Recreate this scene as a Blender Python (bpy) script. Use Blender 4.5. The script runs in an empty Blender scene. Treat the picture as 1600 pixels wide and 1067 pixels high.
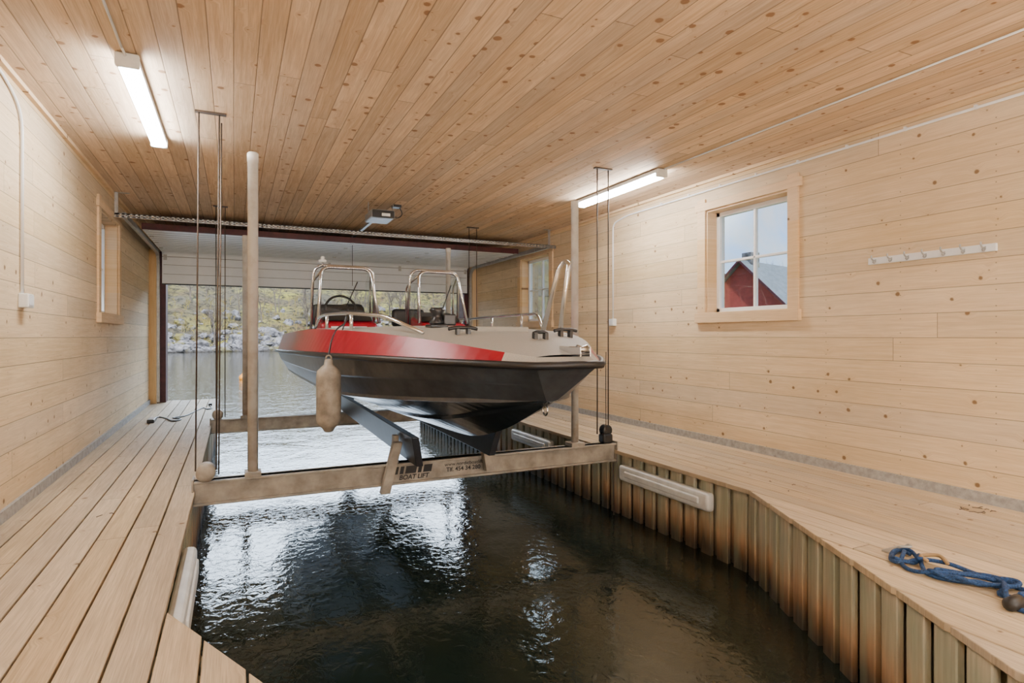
import bpy, bmesh, math, random
from mathutils import Vector, Matrix, noise
random.seed(7)
scene = bpy.context.scene
COL = scene.collection

# ------------------------------------------------------------------ layout (metres, camera eye at z=0)
XL, XR = -1.23, 4.41
YB, YF = -2.2, 11.2
ZC, ZF, ZW = 1.60, -1.085, -1.70

# ------------------------------------------------------------------ node helpers
class NT:
    def __init__(s, mat):
        s.t = mat.node_tree; s.n = s.t.nodes; s.l = s.t.links
    def new(s, typ, **kw):
        nd = s.n.new(typ)
        for k, v in kw.items(): setattr(nd, k, v)
        return nd
    def put(s, sock, v):
        if hasattr(v, 'is_output'): s.l.new(v, sock)
        else:
            if isinstance(v, (tuple, list)) and len(v) == 3 and sock.type == 'RGBA': v = (*v, 1)
            sock.default_value = v
    def m(s, op, a, b=None, c=None):
        nd = s.new('ShaderNodeMath', operation=op)
        s.put(nd.inputs[0], a)
        if b is not None: s.put(nd.inputs[1], b)
        if c is not None: s.put(nd.inputs[2], c)
        return nd.outputs[0]
    def vec(s, x, y, z):
        nd = s.new('ShaderNodeCombineXYZ')
        s.put(nd.inputs[0], x); s.put(nd.inputs[1], y); s.put(nd.inputs[2], z)
        return nd.outputs[0]
    def mix(s, f, a, b, blend='MIX'):
        nd = s.new('ShaderNodeMix', data_type='RGBA', blend_type=blend)
        s.put(nd.inputs[0], f); s.put(nd.inputs[6], a); s.put(nd.inputs[7], b)
        return nd.outputs[2]
    def mr(s, v, a, b, c=0.0, d=1.0):
        nd = s.new('ShaderNodeMapRange')
        s.put(nd.inputs[0], v)
        for i, q in enumerate((a, b, c, d)): s.put(nd.inputs[i+1], q)
        return nd.outputs[0]
    def noise(s, vec, scale, detail=3, rough=.5, dist=0.0):
        nd = s.new('ShaderNodeTexNoise')
        if vec is not None: s.put(nd.inputs['Vector'], vec)
        nd.inputs['Scale'].default_value = scale; nd.inputs['Detail'].default_value = detail
        nd.inputs['Roughness'].default_value = rough; nd.inputs['Distortion'].default_value = dist
        return nd.outputs[0]
    def pos(s):
        return s.new('ShaderNodeNewGeometry').outputs['Position']
    def sep(s, v):
        nd = s.new('ShaderNodeSeparateXYZ'); s.l.new(v, nd.inputs[0]); return nd.outputs
    def bump(s, h, strength=.3, dist=.01):
        nd = s.new('ShaderNodeBump'); s.put(nd.inputs['Height'], h)
        nd.inputs['Strength'].default_value = strength; nd.inputs['Distance'].default_value = dist
        return nd.outputs[0]

def newmat(name):
    mt = bpy.data.materials.new(name); mt.use_nodes = True
    nt = NT(mt); return mt, nt, nt.n['Principled BSDF']

def simple(name, col, rough=.5, metal=0.0, var=.12, nscale=12, bump=0.0, coat=0.0, spec=None):
    mt, nt, b = newmat(name)
    n = nt.noise(nt.pos(), nscale, 4, .6)
    f = nt.mr(n, .3, .7, 0, 1)
    lo = tuple(c*(1-var) for c in col); hi = tuple(min(1, c*(1+var)) for c in col)
    nt.put(b.inputs['Base Color'], nt.mix(f, lo, hi))
    b.inputs['Roughness'].default_value = rough; b.inputs['Metallic'].default_value = metal
    if coat: b.inputs['Coat Weight'].default_value = coat
    if spec is not None: b.inputs['Specular IOR Level'].default_value = spec
    if bump: nt.put(b.inputs['Normal'], nt.bump(n, bump, .01))
    return mt

def wood(name, light, dark, knotc, ax, al, w=.145, L=4.2, seam=.0025, rndamt=.16, knot_scale=4.0, knot_gate=.45,
         nails=False, rough=.75, off=0.0, streak=.5, fine=1.0, seamk=.75, halok=.3, g2k=.4, krad=.05):
    mt, nt, b = newmat(name)
    p = nt.sep(nt.pos()); A = nt.m('ADD', p[ax], off); Y = p[al]
    a = nt.m('DIVIDE', A, w); i = nt.m('FLOOR', a); f = nt.m('FRACT', a)
    wn = nt.new('ShaderNodeTexWhiteNoise', noise_dimensions='1D'); nt.put(wn.inputs['W'], i)
    r1 = wn.outputs[0]
    l = nt.m('ADD', nt.m('DIVIDE', Y, L), nt.m('MULTIPLY', r1, 7.3)); j = nt.m('FLOOR', l); fl = nt.m('FRACT', l)
    wn2 = nt.new('ShaderNodeTexWhiteNoise', noise_dimensions='2D'); nt.put(wn2.inputs['Vector'], nt.vec(i, j, 0))
    r2 = wn2.outputs[0]
    sh = nt.m('MULTIPLY', r2, 37.0)
    wob = nt.m('MULTIPLY', nt.m('SUBTRACT', nt.noise(nt.pos(), 30, 2, .6), .5), .012)
    vo = nt.new('ShaderNodeTexVoronoi', voronoi_dimensions='2D', feature='F1')
    kv = nt.vec(nt.m('ADD', nt.m('ADD', Y, sh), wob), nt.m('ADD', nt.m('ADD', A, wob), nt.m('MULTIPLY', r1, 3.0)), 0)
    nt.put(vo.inputs['Vector'], kv); vo.inputs['Scale'].default_value = knot_scale
    vc = nt.sep(vo.outputs['Color'])
    rad = nt.m('MULTIPLY', nt.m('POWER', vc[1], 2.0), krad*knot_scale/4)
    gate = nt.m('GREATER_THAN', vc[0], knot_gate)
    kd = vo.outputs['Distance']
    kn = nt.m('MULTIPLY', nt.mr(nt.m('SUBTRACT', kd, rad), 0.0, .035, 1, 0), gate)
    halo = nt.m('MULTIPLY', nt.mr(nt.m('SUBTRACT', kd, rad), 0.0, .22, 1, 0), gate)
    warp = nt.m('MULTIPLY', halo, .03)
    gv = nt.vec(nt.m('MULTIPLY', nt.m('ADD', Y, sh), 1.1), nt.m('MULTIPLY', nt.m('ADD', A, warp), 26.0*fine), sh)
    g = nt.noise(gv, 1.6, 4, .6, .5)
    gv2 = nt.vec(nt.m('MULTIPLY', nt.m('ADD', Y, sh), 6.0), nt.m('MULTIPLY', nt.m('ADD', A, warp), 190.0), sh)
    g2 = nt.noise(gv2, 1.0, 2, .6)
    big = nt.noise(nt.pos(), 1.1, 4, .6)
    c = nt.mix(nt.m('MULTIPLY', nt.mr(g, .35, .68), streak), light, dark)
    c = nt.mix(nt.mr(g2, .35, .75, 0, g2k), c, tuple(x*.72 for x in dark))
    c = nt.mix(nt.m('MULTIPLY', halo, halok), c, dark)
    tone = nt.m('ADD', nt.mr(r2, 0, 1, 1-rndamt, 1+rndamt*.5), nt.mr(big, .3, .7, -.09, .07))
    hs = nt.new('ShaderNodeHueSaturation'); nt.put(hs.inputs['Color'], c); nt.put(hs.inputs['Value'], tone)
    nt.put(hs.inputs['Saturation'], nt.mr(r1, 0, 1, 1.12, .88))
    c = hs.outputs[0]
    c = nt.mix(nt.m('MULTIPLY', kn, .85), c, knotc)
    if seam > 0:
        e = nt.m('MULTIPLY', nt.m('MINIMUM', f, nt.m('SUBTRACT', 1.0, f)), w)
        e2 = nt.m('MULTIPLY', nt.m('MINIMUM', fl, nt.m('SUBTRACT', 1.0, fl)), L)
        sm = nt.mr(nt.m('MINIMUM', e, e2), seam*.3, seam*1.3, 1, 0)
        c = nt.mix(nt.m('MULTIPLY', sm, seamk), c, tuple(x*.3 for x in dark))
        h = nt.m('SUBTRACT', nt.m('MULTIPLY', g2, .25), sm)
    else:
        e2 = nt.m('MULTIPLY', nt.m('MINIMUM', fl, nt.m('SUBTRACT', 1.0, fl)), L)
        sm = nt.mr(e2, .001, .004, 1, 0)
        c = nt.mix(nt.m('MULTIPLY', sm, .8), c, tuple(x*.2 for x in dark))
        h = nt.m('SUBTRACT', nt.m('MULTIPLY', g2, .4), sm)
    if nails:
        gg = nt.m('MULTIPLY', nt.m('SUBTRACT', nt.m('ABSOLUTE', nt.m('SUBTRACT', f, .5)), .3), w)
        hh = nt.m('MULTIPLY', nt.m('SUBTRACT', nt.m('FRACT', nt.m('DIVIDE', Y, .6)), .5), .6)
        dd = nt.m('SQRT', nt.m('ADD', nt.m('MULTIPLY', gg, gg), nt.m('MULTIPLY', hh, hh)))
        c = nt.mix(nt.mr(dd, .0025, .0055, .75, 0), c, (.16, .11, .07))
    nt.put(b.inputs['Base Color'], c)
    b.inputs['Roughness'].default_value = rough; b.inputs['Specular IOR Level'].default_value = .3
    nt.put(b.inputs['Normal'], nt.bump(h, .35, .004))
    return mt

# ------------------------------------------------------------------ materials
PK = (.17, .08, .03)
WA, WB = (.83, .65, .42), (.67, .475, .27)
M_wall = wood('pine_cladding', WA, WB, PK, 2, 1, .172, 4.8, .0024, .12, 4.4, .42, nails=True, off=5, streak=.65, seamk=.85)
M_wallx = wood('pine_cladding_end', WA, WB, PK, 2, 0, .172, 4.8, .0024, .12, 4.4, .42, off=5, streak=.65)
M_ceil = wood('pine_ceiling', (.86, .675, .485), (.64, .45, .29), (.26, .13, .06), 0, 1, .125, 4.4, .0034, .16, 5.5, .22, off=5, streak=.95, seamk=.8, halok=.5, g2k=.5, krad=.085)
M_deck = wood('deck_boards', (.68, .545, .37), (.46, .35, .225), (.18, .11, .055), 0, 1, .141, 3.9, 0, .20, 4.0, .5, off=1.23, rough=.7, streak=.75, g2k=.6)
M_trim = wood('pine_trim', (.84, .61, .36), (.70, .45, .23), PK, 0, 2, .5, 9, 0, .05, 4.0, .6)
M_trimy = wood('pine_trim_y', (.84, .61, .36), (.70, .45, .23), PK, 2, 1, .5, 9, 0, .05, 4.0, .6)
M_white = simple('white_paint', (.86, .86, .86), .35, var=.03)
M_plastic = simple('white_plastic', (.78, .78, .75), .4, var=.12, nscale=9)
M_galv = simple('galvanised_steel', (.46, .46, .45), .42, .7, var=.2, nscale=20)
M_alu = simple('aluminium_tube', (.72, .73, .74), .22, 1.0, var=.06)
M_beam = simple('lift_beam_steel', (.33, .295, .245), .5, .2, var=.35, nscale=7, bump=.2)
M_black = simple('black_rubber', (.012, .012, .013), .45, var=.3)
M_blackp = simple('black_plastic', (.02, .02, .022), .3, var=.3)
M_dark = simple('bunk_plank', (.018, .020, .026), .4, 0, var=.4, nscale=9)
M_red = simple('red_topside', (.30, .004, .016), .32, 0, var=.10, nscale=6, spec=.35)
M_foredeck = simple('foredeck_antislip', (.42, .405, .365), .55, .1, var=.12, nscale=160, bump=.4)
M_hull = simple('hull_side', (.125, .133, .150), .36, .7, var=.2, nscale=10, bump=.06)
M_bottom = simple('hull_bottom', (.075, .092, .118), .15, .8, var=.35, nscale=5, bump=.08)
M_grey = simple('cockpit_grey', (.33, .33, .32), .6, var=.1)
M_concrete = simple('concrete', (.36, .345, .32), .85, var=.25, nscale=25, bump=.3)
M_doorw = simple('garage_door_panel', (.90, .92, .95), .4, 0, var=.02)
M_seal = simple('panel_joint', (.30, .30, .31), .5, 0, var=.1)
M_redframe = simple('dark_red_frame', (.07, .012, .018), .5, var=.3)
M_wire = simple('steel_cable', (.09, .065, .05), .5, .6, var=.3)
M_fender = simple('fender_vinyl', (.26, .225, .18), .55, var=.5, nscale=9, bump=.2)
M_rope = simple('blue_rope', (.012, .05, .15), .75, var=.7, nscale=120, bump=.8)
M_brownrope = simple('tan_loop', (.35, .22, .10), .7)
M_house = simple('red_house_paint', (.30, .045, .035), .7, var=.2, nscale=6)
M_roof = simple('slate_roof', (.16, .19, .21), .5, var=.25, nscale=4)
M_buoy = simple('orange_buoy', (.8, .30, .02), .4)
M_grass = simple('lawn', (.12, .13, .04), .9, var=.5, nscale=1.5, bump=.5)
M_bark = simple('tree_bark', (.13, .11, .085), .9, var=.4, nscale=3)
M_shrub = simple('twiggy_shrub', (.30, .25, .07), .9, var=.6, nscale=.35)
M_gray = simple('motor_grey', (.35, .36, .37), .35, .3)

def pole_mat():
    mt, nt, b = newmat('pole_pvc')
    p = nt.pos(); z = nt.sep(p)[2]
    n = nt.noise(p, 9, 4, .6)
    d = nt.m('ADD', nt.mr(z, -1.0, .1, .75, .05), nt.mr(n, .35, .65, -.25, .25))
    dn = nt.m('MAXIMUM', nt.m('MINIMUM', d, 1.0), 0.0)
    nt.put(b.inputs['Base Color'], nt.mix(dn, (.74, .71, .65), (.36, .28, .20)))
    b.inputs['Roughness'].default_value = .42
    return mt
M_pole = pole_mat()

def glass_mat():
    mt = bpy.data.materials.new('clear_glass'); mt.use_nodes = True; nt = NT(mt)
    nt.n.remove(nt.n['Principled BSDF']); out = nt.n['Material Output']
    tr = nt.new('ShaderNodeBsdfTransparent'); tr.inputs[0].default_value = (.90, .93, .93, 1)
    gl = nt.new('ShaderNodeBsdfGlossy'); gl.inputs['Roughness'].default_value = .03
    lw = nt.new('ShaderNodeLayerWeight'); lw.inputs['Blend'].default_value = .25
    mx = nt.new('ShaderNodeMixShader')
    nt.l.new(nt.mr(lw.outputs['Fresnel'], 0, 1, .03, .5), mx.inputs[0])
    nt.l.new(tr.outputs[0], mx.inputs[1]); nt.l.new(gl.outputs[0], mx.inputs[2]); nt.l.new(mx.outputs[0], out.inputs[0])
    return mt
M_glass = glass_mat()

def emis(name, col, s):
    mt, nt, b = newmat(name)
    b.inputs['Base Color'].default_value = (.9, .9, .9, 1)
    b.inputs['Emission Color'].default_value = (*col, 1); b.inputs['Emission Strength'].default_value = s
    return mt
M_tube = emis('led_diffuser', (.99, .985, .97), 96)

def pile_mat():
    mt, nt, b = newmat('pile_planks')
    p = nt.sep(nt.pos())
    n1 = nt.noise(nt.vec(nt.m('MULTIPLY', p[0], 34), nt.m('MULTIPLY', p[1], 34), nt.m('MULTIPLY', p[2], 2.0)), 1, 4, .6)
    n2 = nt.noise(nt.vec(nt.m('MULTIPLY', p[0], 6), nt.m('MULTIPLY', p[1], 6), nt.m('MULTIPLY', p[2], .8)), 1, 3, .6)
    n3 = nt.noise(nt.vec(nt.m('MULTIPLY', p[0], 8), nt.m('MULTIPLY', p[1], 8), nt.m('ADD', p[2], 9)), 1, 2, .6)
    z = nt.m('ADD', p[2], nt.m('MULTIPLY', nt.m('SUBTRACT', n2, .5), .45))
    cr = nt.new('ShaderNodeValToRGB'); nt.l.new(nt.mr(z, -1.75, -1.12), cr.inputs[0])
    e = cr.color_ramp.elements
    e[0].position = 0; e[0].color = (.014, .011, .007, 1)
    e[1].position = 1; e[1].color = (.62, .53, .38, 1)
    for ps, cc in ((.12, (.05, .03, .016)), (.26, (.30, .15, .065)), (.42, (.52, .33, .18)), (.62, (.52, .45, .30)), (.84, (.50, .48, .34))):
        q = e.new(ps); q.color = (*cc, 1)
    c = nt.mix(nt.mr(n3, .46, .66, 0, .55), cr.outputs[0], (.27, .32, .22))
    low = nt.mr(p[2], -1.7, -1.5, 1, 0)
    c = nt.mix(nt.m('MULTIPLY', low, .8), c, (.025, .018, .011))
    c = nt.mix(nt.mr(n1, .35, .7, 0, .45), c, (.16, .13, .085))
    nt.put(b.inputs['Base Color'], c); b.inputs['Roughness'].default_value = .65
    nt.put(b.inputs['Normal'], nt.bump(n1, .4, .006))
    return mt
M_pile = pile_mat()

def water_mat():
    mt, nt, b = newmat('sea_water')
    p = nt.pos(); s = nt.sep(p)
    v = nt.vec(s[0], nt.m('MULTIPLY', s[1], .8), 0)
    n1 = nt.noise(v, 1.5, 2, .5, .5); n2 = nt.noise(v, 17.0, 3, .5, .8); n3 = nt.noise(v, 5.0, 2, .5, .6)
    out = nt.mr(s[1], 9.0, 16.0, .0, 1.0)
    h = nt.m('ADD', nt.m('MULTIPLY', n1, .50), nt.m('ADD', nt.m('MULTIPLY', n2, .135), nt.m('MULTIPLY', n3, .12)))
    h = nt.m('MULTIPLY', h, nt.m('ADD', 1.0, nt.m('MULTIPLY', out, .5)))
    bmp = nt.new('ShaderNodeBump'); nt.put(bmp.inputs['Height'], h)
    bmp.inputs['Strength'].default_value = .6; bmp.inputs['Distance'].default_value = .035
    nt.l.new(bmp.outputs[0], b.inputs['Normal'])
    murk = nt.noise(p, .8, 3, .6)
    c = nt.mix(nt.mr(murk, .35, .7), (.008, .014, .011), (.024, .024, .013))
    nt.put(b.inputs['Base Color'], c)
    b.inputs['Roughness'].default_value = .02; b.inputs['IOR'].default_value = 1.34
    b.inputs['Specular IOR Level'].default_value = .62
    return mt
M_water = water_mat()

def shore_mat():
    mt, nt, b = newmat('shore_ground')
    p = nt.pos()
    n1 = nt.noise(p, .28, 5, .7); n2 = nt.noise(p, 1.6, 5, .7); n3 = nt.noise(p, .12, 3, .6)
    c = nt.mix(nt.mr(n1, .4, .6), (.19, .13, .06), (.36, .34, .07))
    c = nt.mix(nt.mr(n3, .45, .6), c, (.15, .13, .08))
    c = nt.mix(nt.mr(n2, .48, .60), c, (.05, .045, .025))
    z = nt.sep(p)[2]
    c = nt.mix(nt.mr(z, -1.7, -1.0, 1, 0), c, (.05, .045, .035))
    nt.put(b.inputs['Base Color'], c); b.inputs['Roughness'].default_value = .95
    nt.put(b.inputs['Normal'], nt.bump(n2, .9, .8))
    return mt
M_shore = shore_mat()

def rock_mat():
    mt, nt, b = newmat('grey_rock')
    p = nt.pos()
    n = nt.noise(p, 1.4, 6, .7); n2 = nt.noise(p, .5, 3, .6)
    c = nt.mix(nt.mr(n, .38, .62), (.06, .06, .063), (.34, .34, .35))
    c = nt.mix(nt.mr(n2, .54, .66), c, (.22, .20, .06))
    z = nt.sep(p)[2]
    c = nt.mix(nt.mr(z, -1.7, -1.25, .9, 0), c, (.03, .025, .015))
    nt.put(b.inputs['Base Color'], c); b.inputs['Roughness'].default_value = .9
    nt.put(b.inputs['Normal'], nt.bump(n, .8, .3))
    return mt
M_rock = rock_mat()

# ------------------------------------------------------------------ geometry helpers
def link(o, parent=None):
    COL.objects.link(o)
    if parent is not None: o.parent = parent
    return o

def empty(name, loc=(0, 0, 0)):
    o = bpy.data.objects.new(name, None); o.location = (0, 0, 0); o.empty_display_size = .2
    COL.objects.link(o); return o

def mesh_obj(name, verts, faces, mats, parent=None, fm=None, smooth=False):
    vs = [Vector(v) for v in verts]
    c = sum(vs, Vector()) / len(vs)
    me = bpy.data.meshes.new(name)
    me.from_pydata([tuple(v-c) for v in vs], [], faces)
    if not isinstance(mats, (list, tuple)): mats = [mats]
    for m_ in mats: me.materials.append(m_)
    if fm: me.polygons.foreach_set('material_index', fm)
    if smooth: me.polygons.foreach_set('use_smooth', [True]*len(me.polygons))
    me.update()
    o = bpy.data.objects.new(name, me); o.location = c
    return link(o, parent)

BF = [(0, 3, 2, 1), (4, 5, 6, 7), (0, 1, 5, 4), (1, 2, 6, 5), (2, 3, 7, 6), (3, 0, 4, 7)]
def bverts(a, b):
    return [(a[0], a[1], a[2]), (b[0], a[1], a[2]), (b[0], b[1], a[2]), (a[0], b[1], a[2]),
            (a[0], a[1], b[2]), (b[0], a[1], b[2]), (b[0], b[1], b[2]), (a[0], b[1], b[2])]

def boxes(name, lst, mat, parent=None, bevel=0.0):
    V, F = [], []
    for a, b in lst:
        k = len(V); V += bverts(a, b); F += [tuple(i+k for i in f) for f in BF]
    o = mesh_obj(name, V, F, mat, parent)
    if bevel:
        md = o.modifiers.new('bevel', 'BEVEL'); md.width = bevel; md.segments = 3; md.limit_method = 'ANGLE'
    return o
def box(name, a, b, mat, parent=None, bevel=0.0): return boxes(name, [(a, b)], mat, parent, bevel)

def hexa(name, pts, mat, parent=None, bevel=0.0):
    o = mesh_obj(name, pts, BF, mat, parent)
    if bevel:
        md = o.modifiers.new('bevel', 'BEVEL'); md.width = bevel; md.segments = 2; md.limit_method = 'ANGLE'
    return o

def tube_geo(pts, r, n=8, closed=False):
    P = [Vector(p) for p in pts]; V, F = [], []
    N = len(P); prev = None
    rr = r if isinstance(r, (list, tuple)) else [r]*N
    for i in range(N):
        if closed: t = (P[(i+1) % N]-P[i-1]).normalized()
        else: t = (P[min(i+1, N-1)]-P[max(i-1, 0)]).normalized()
        if prev is None:
            ref = Vector((0, 0, 1)) if abs(t.z) < .9 else Vector((1, 0, 0))
            u = t.cross(ref).normalized()
        else:
            u = (prev - t*prev.dot(t)).normalized()
        prev = u; w = t.cross(u)
        for k in range(n):
            a = 2*math.pi*k/n
            V.append(P[i]+(u*math.cos(a)+w*math.sin(a))*rr[i])
    for i in range(N if closed else N-1):
        for k in range(n):
            a = i*n+k; b = i*n+(k+1) % n; c = ((i+1) % N)*n+(k+1) % n; d = ((i+1) % N)*n+k
            F.append((a, b, c, d))
    if not closed:
        F.append(tuple(range(n))[::-1]); F.append(tuple((N-1)*n+k for k in range(n)))
    return V, F

def smooth_path(pts, sub=6):
    P = [Vector(p) for p in pts]; out = []
    for i in range(len(P)-1):
        p0 = P[max(i-1, 0)]; p1 = P[i]; p2 = P[i+1]; p3 = P[min(i+2, len(P)-1)]
        for k in range(sub):
            t = k/sub
            out.append(.5*((2*p1)+(-p0+p2)*t+(2*p0-5*p1+4*p2-p3)*t*t+(-p0+3*p1-3*p2+p3)*t**3))
    out.append(P[-1]); return out

def fillet(pts, r=.05, seg=5):
    P = [Vector(p) for p in pts]; out = [P[0]]
    for i in range(1, len(P)-1):
        a = (P[i-1]-P[i]); b = (P[i+1]-P[i]); rr = min(r, a.length*.45, b.length*.45)
        A = P[i]+a.normalized()*rr; B = P[i]+b.normalized()*rr
        for k in range(seg+1):
            t = k/seg; out.append(A*(1-t)**2+P[i]*2*t*(1-t)+B*t*t)
    out.append(P[-1]); return out

def tubes(name, paths, r, mat, parent=None, n=10, closed=False):
    V, F = [], []
    for p in paths:
        v, f = tube_geo(p, r, n, closed); k = len(V); V += v; F += [tuple(i+k for i in q) for q in f]
    return mesh_obj(name, V, F, mat, parent, smooth=True)

def lathe(name, prof, loc, mat, parent=None, n=24, axis='Z'):
    V, F = [], []
    for r, z in prof:
        for k in range(n):
            a = 2*math.pi*k/n; x, y = r*math.cos(a), r*math.sin(a)
            if axis == 'Z': q = (x, y, z)
            elif axis == 'Y': q = (x, z, y)
            else: q = (z, x, y)
            V.append((q[0]+loc[0], q[1]+loc[1], q[2]+loc[2]))
    m_ = len(prof)
    for i in range(m_-1):
        for k in range(n): F.append((i*n+k, i*n+(k+1) % n, (i+1)*n+(k+1) % n, (i+1)*n+k))
    F.append(tuple(range(n))[::-1]); F.append(tuple((m_-1)*n+k for k in range(n)))
    return mesh_obj(name, V, F, mat, parent, smooth=True)

# ------------------------------------------------------------------ room shell
def wall_y(name, x0, x1, wins):
    lst = []; y = YB-.2
    for (a, b, z0, z1) in sorted(wins):
        lst.append(((x0, y, ZF-.15), (x1, a, ZC+.02)))
        lst.append(((x0, a, ZF-.15), (x1, b, z0))); lst.append(((x0, a, z1), (x1, b, ZC+.02))); y = b
    lst.append(((x0, y, ZF-.15), (x1, YF+.25, ZC+.02)))
    return boxes(name, lst, M_wall)
WZ0, WZ1 = .235, 1.29
winsR = [(3.66, 4.66, WZ0, WZ1), (8.0, 9.0, WZ0, WZ1)]
winsL = [(7.15, 8.2, WZ0, WZ1)]
wall_y('wall_right', XR, XR+.25, winsR)
wall_y('wall_left', XL-.25, XL, winsL)
box('ceiling', (XL-.25, YB-.2, ZC), (XR+.25, YF+.25, ZC+.25), M_ceil)
box('wall_back', (XL, YB-.2, ZF-.15), (XR, YB, ZC), M_wallx)
DX0, DX1, DZ = -1.08, 4.26, 1.38
boxes('wall_front', [((XL, YF, -2.6), (DX0, YF+.25, ZC)), ((DX1, YF, -2.6), (XR, YF+.25, ZC)), ((DX0, YF, DZ), (DX1, YF+.25, ZC))], M_wallx)
boxes('baseboard_left', [((XL, YB, ZF), (XL+.02, YF, ZF+.07))], M_concrete)
boxes('baseboard_right', [((XR-.02, YB, ZF), (XR, YF, ZF+.07))], M_concrete)
box('trim_1', (XL, YB, ZC-.03), (XL+.03, YF, ZC), M_trimy)
box('trim_2', (XR-.03, YB, ZC-.03), (XR, YF, ZC), M_trimy)
boxes('trim_3', [((DX0-.02, YF-.03, ZF), (DX0+.07, YF+.28, DZ)), ((DX1-.07, YF-.03, ZF), (DX1+.02, YF+.28, DZ)),
                 ((DX0, YF-.03, DZ-.05), (DX1, YF+.28, DZ+.06))], M_redframe)
boxes('trim_4', [((XL, YF-.20, ZF), (XL+.10, YF-.03, DZ))], M_trim)
boxes('trim_5', [((XR-.10, YF-.20, ZF), (XR, YF-.03, DZ))], M_trim)

def window(name, side, y0, y1):
    e = empty(name)
    s = 1 if side == 'R' else -1; X = XR if side == 'R' else XL
    def bx(nm, lst, mat, bev=.003):
        out = []
        for (xa, ya, za), (xb, yb, zb) in lst:
            A, B = X+s*xa, X+s*xb
            out.append(((min(A, B), ya, za), (max(A, B), yb, zb)))
        boxes(nm, out, mat, e, bev)
    z0, z1 = WZ0, WZ1; t = .11
    bx('casing', [((-.022, y0-t, z0-.005), (0, y0, z1+t+.01)), ((-.022, y1, z0-.005), (0, y1+t, z1+t+.01)),
                  ((-.028, y0-t-.03, z1), (-.0, y1+t+.03, z1+t-.03))], M_trimy)
    bx('sill', [((-.045, y0-t-.02, z0-.10), (0, y1+t+.02, z0-.0)), ((-.04, y0, z0-.02), (.17, y1, z0+.006))], M_trimy)
    bx('reveal', [((0, y0, z0), (.17, y0+.018, z1)), ((0, y1-.018, z0), (.17, y1, z1)), ((0, y0, z1-.018), (.17, y1, z1))], M_trimy)
    f0, f1, g0, g1 = y0+.018, y1-.018, z0+.006, z1-.018; w = .045; ym = (y0+y1)/2; zm = (z0+z1)/2
    bx('sash', [((.12, f0, g0), (.18, f0+w, g1)), ((.12, f1-w, g0), (.18, f1, g1)), ((.12, f0, g0), (.18, f1, g0+w)), ((.12, f0, g1-w), (.18, f1, g1)),
                ((.13, ym-.012, g0), (.17, ym+.012, g1)), ((.13, f0, zm-.012), (.17, f1, zm+.012))], M_white)
    bx('pane', [((.148, f0+.03, g0+.03), (.152, f1-.03, g1-.03))], M_glass, 0)
    return e
window('window_1', 'R', 3.66, 4.66)
window('window_2', 'R', 8.0, 9.0)
window('window_3', 'L', 7.15, 8.2)

# ------------------------------------------------------------------ decks
def yend(x):
    if x <= -.25: return YF+.25
    if x < .89: return 2.71-(x+.25)/.475
    if x <= 1.94: return .3
    if x < 3.31: return 3.11-(3.31-x)/.488
    return YF+.25
def deck(name, xa, xb):
    V, F = [], []
    w = .141; n = round((xb-xa)/w)
    for i in range(n):
        x0 = xa+i*w+.0045; x1 = xa+(i+1)*w-.0045
        y0 = YB; ya, yb = yend(x0+.002), yend(x1-.002)
        if abs(ya-yb) > 3: ya = yb = min(ya, yb) if (ya+yb)/2 < 5 else max(ya, yb)
        z1 = ZF+random.uniform(-.0015, .0015); z0 = ZF-.035
        k = len(V)
        V += [(x0, y0, z0), (x1, y0, z0), (x1, yb, z0), (x0, ya, z0), (x0, y0, z1), (x1, y0, z1), (x1, yb, z1), (x0, ya, z1)]
        F += [tuple(q+k for q in f) for f in BF]
    o = mesh_obj(name, V, F, M_deck)
    md = o.modifiers.new('bevel', 'BEVEL'); md.width = .004; md.segments = 2; md.limit_method = 'ANGLE'
    return o
deck('floor', XL, XL+19*.141)
deck('floor.001', XL+19*.141, XL+40*.141)
def pile_wall(name, pts, flip=1):
    V, F = [], []
    def add(c, t, nrm, w, th, z0, z1):
        k = len(V)
        a = c-t*w/2-nrm*th/2; b = c+t*w/2-nrm*th/2; cc = c+t*w/2+nrm*th/2; d = c-t*w/2+nrm*th/2
        for z in (z0, z1):
            for q in (a, b, cc, d): V.append((q.x, q.y, z))
        F.extend([tuple(i+k for i in f) for f in BF])
    for p, q in zip(pts[:-1], pts[1:]):
        p = Vector((*p, 0)); q = Vector((*q, 0)); L = (q-p).length; t = (q-p)/L; nrm = Vector((-t.y, t.x, 0))*flip
        pitch = .175; n = int(L/pitch)
        for i in range(n+1):
            s = (i+.5)*L/(n+1)
            add(p+t*s+nrm*(.030+random.uniform(-.004, .004)), t, nrm, .118+random.uniform(-.008, .006), .034, -2.3, ZF-.036)
            add(p+t*(s+pitch/2)-nrm*.022, t, nrm, .10, .03, -2.3, ZF-.04)
        add(p+t*L/2-nrm*.08, t, nrm, L, .05, -2.3, ZF-.036)
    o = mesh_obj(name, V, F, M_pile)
    md = o.modifiers.new('bevel', 'BEVEL'); md.width = .005; md.segments = 1; md.limit_method = 'ANGLE'
    return o
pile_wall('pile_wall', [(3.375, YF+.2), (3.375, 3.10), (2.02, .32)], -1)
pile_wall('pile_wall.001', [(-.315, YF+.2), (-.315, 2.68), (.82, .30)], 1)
pile_wall('pile_wall.002', [(.84, .24), (2.0, .24)], 1)

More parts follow.
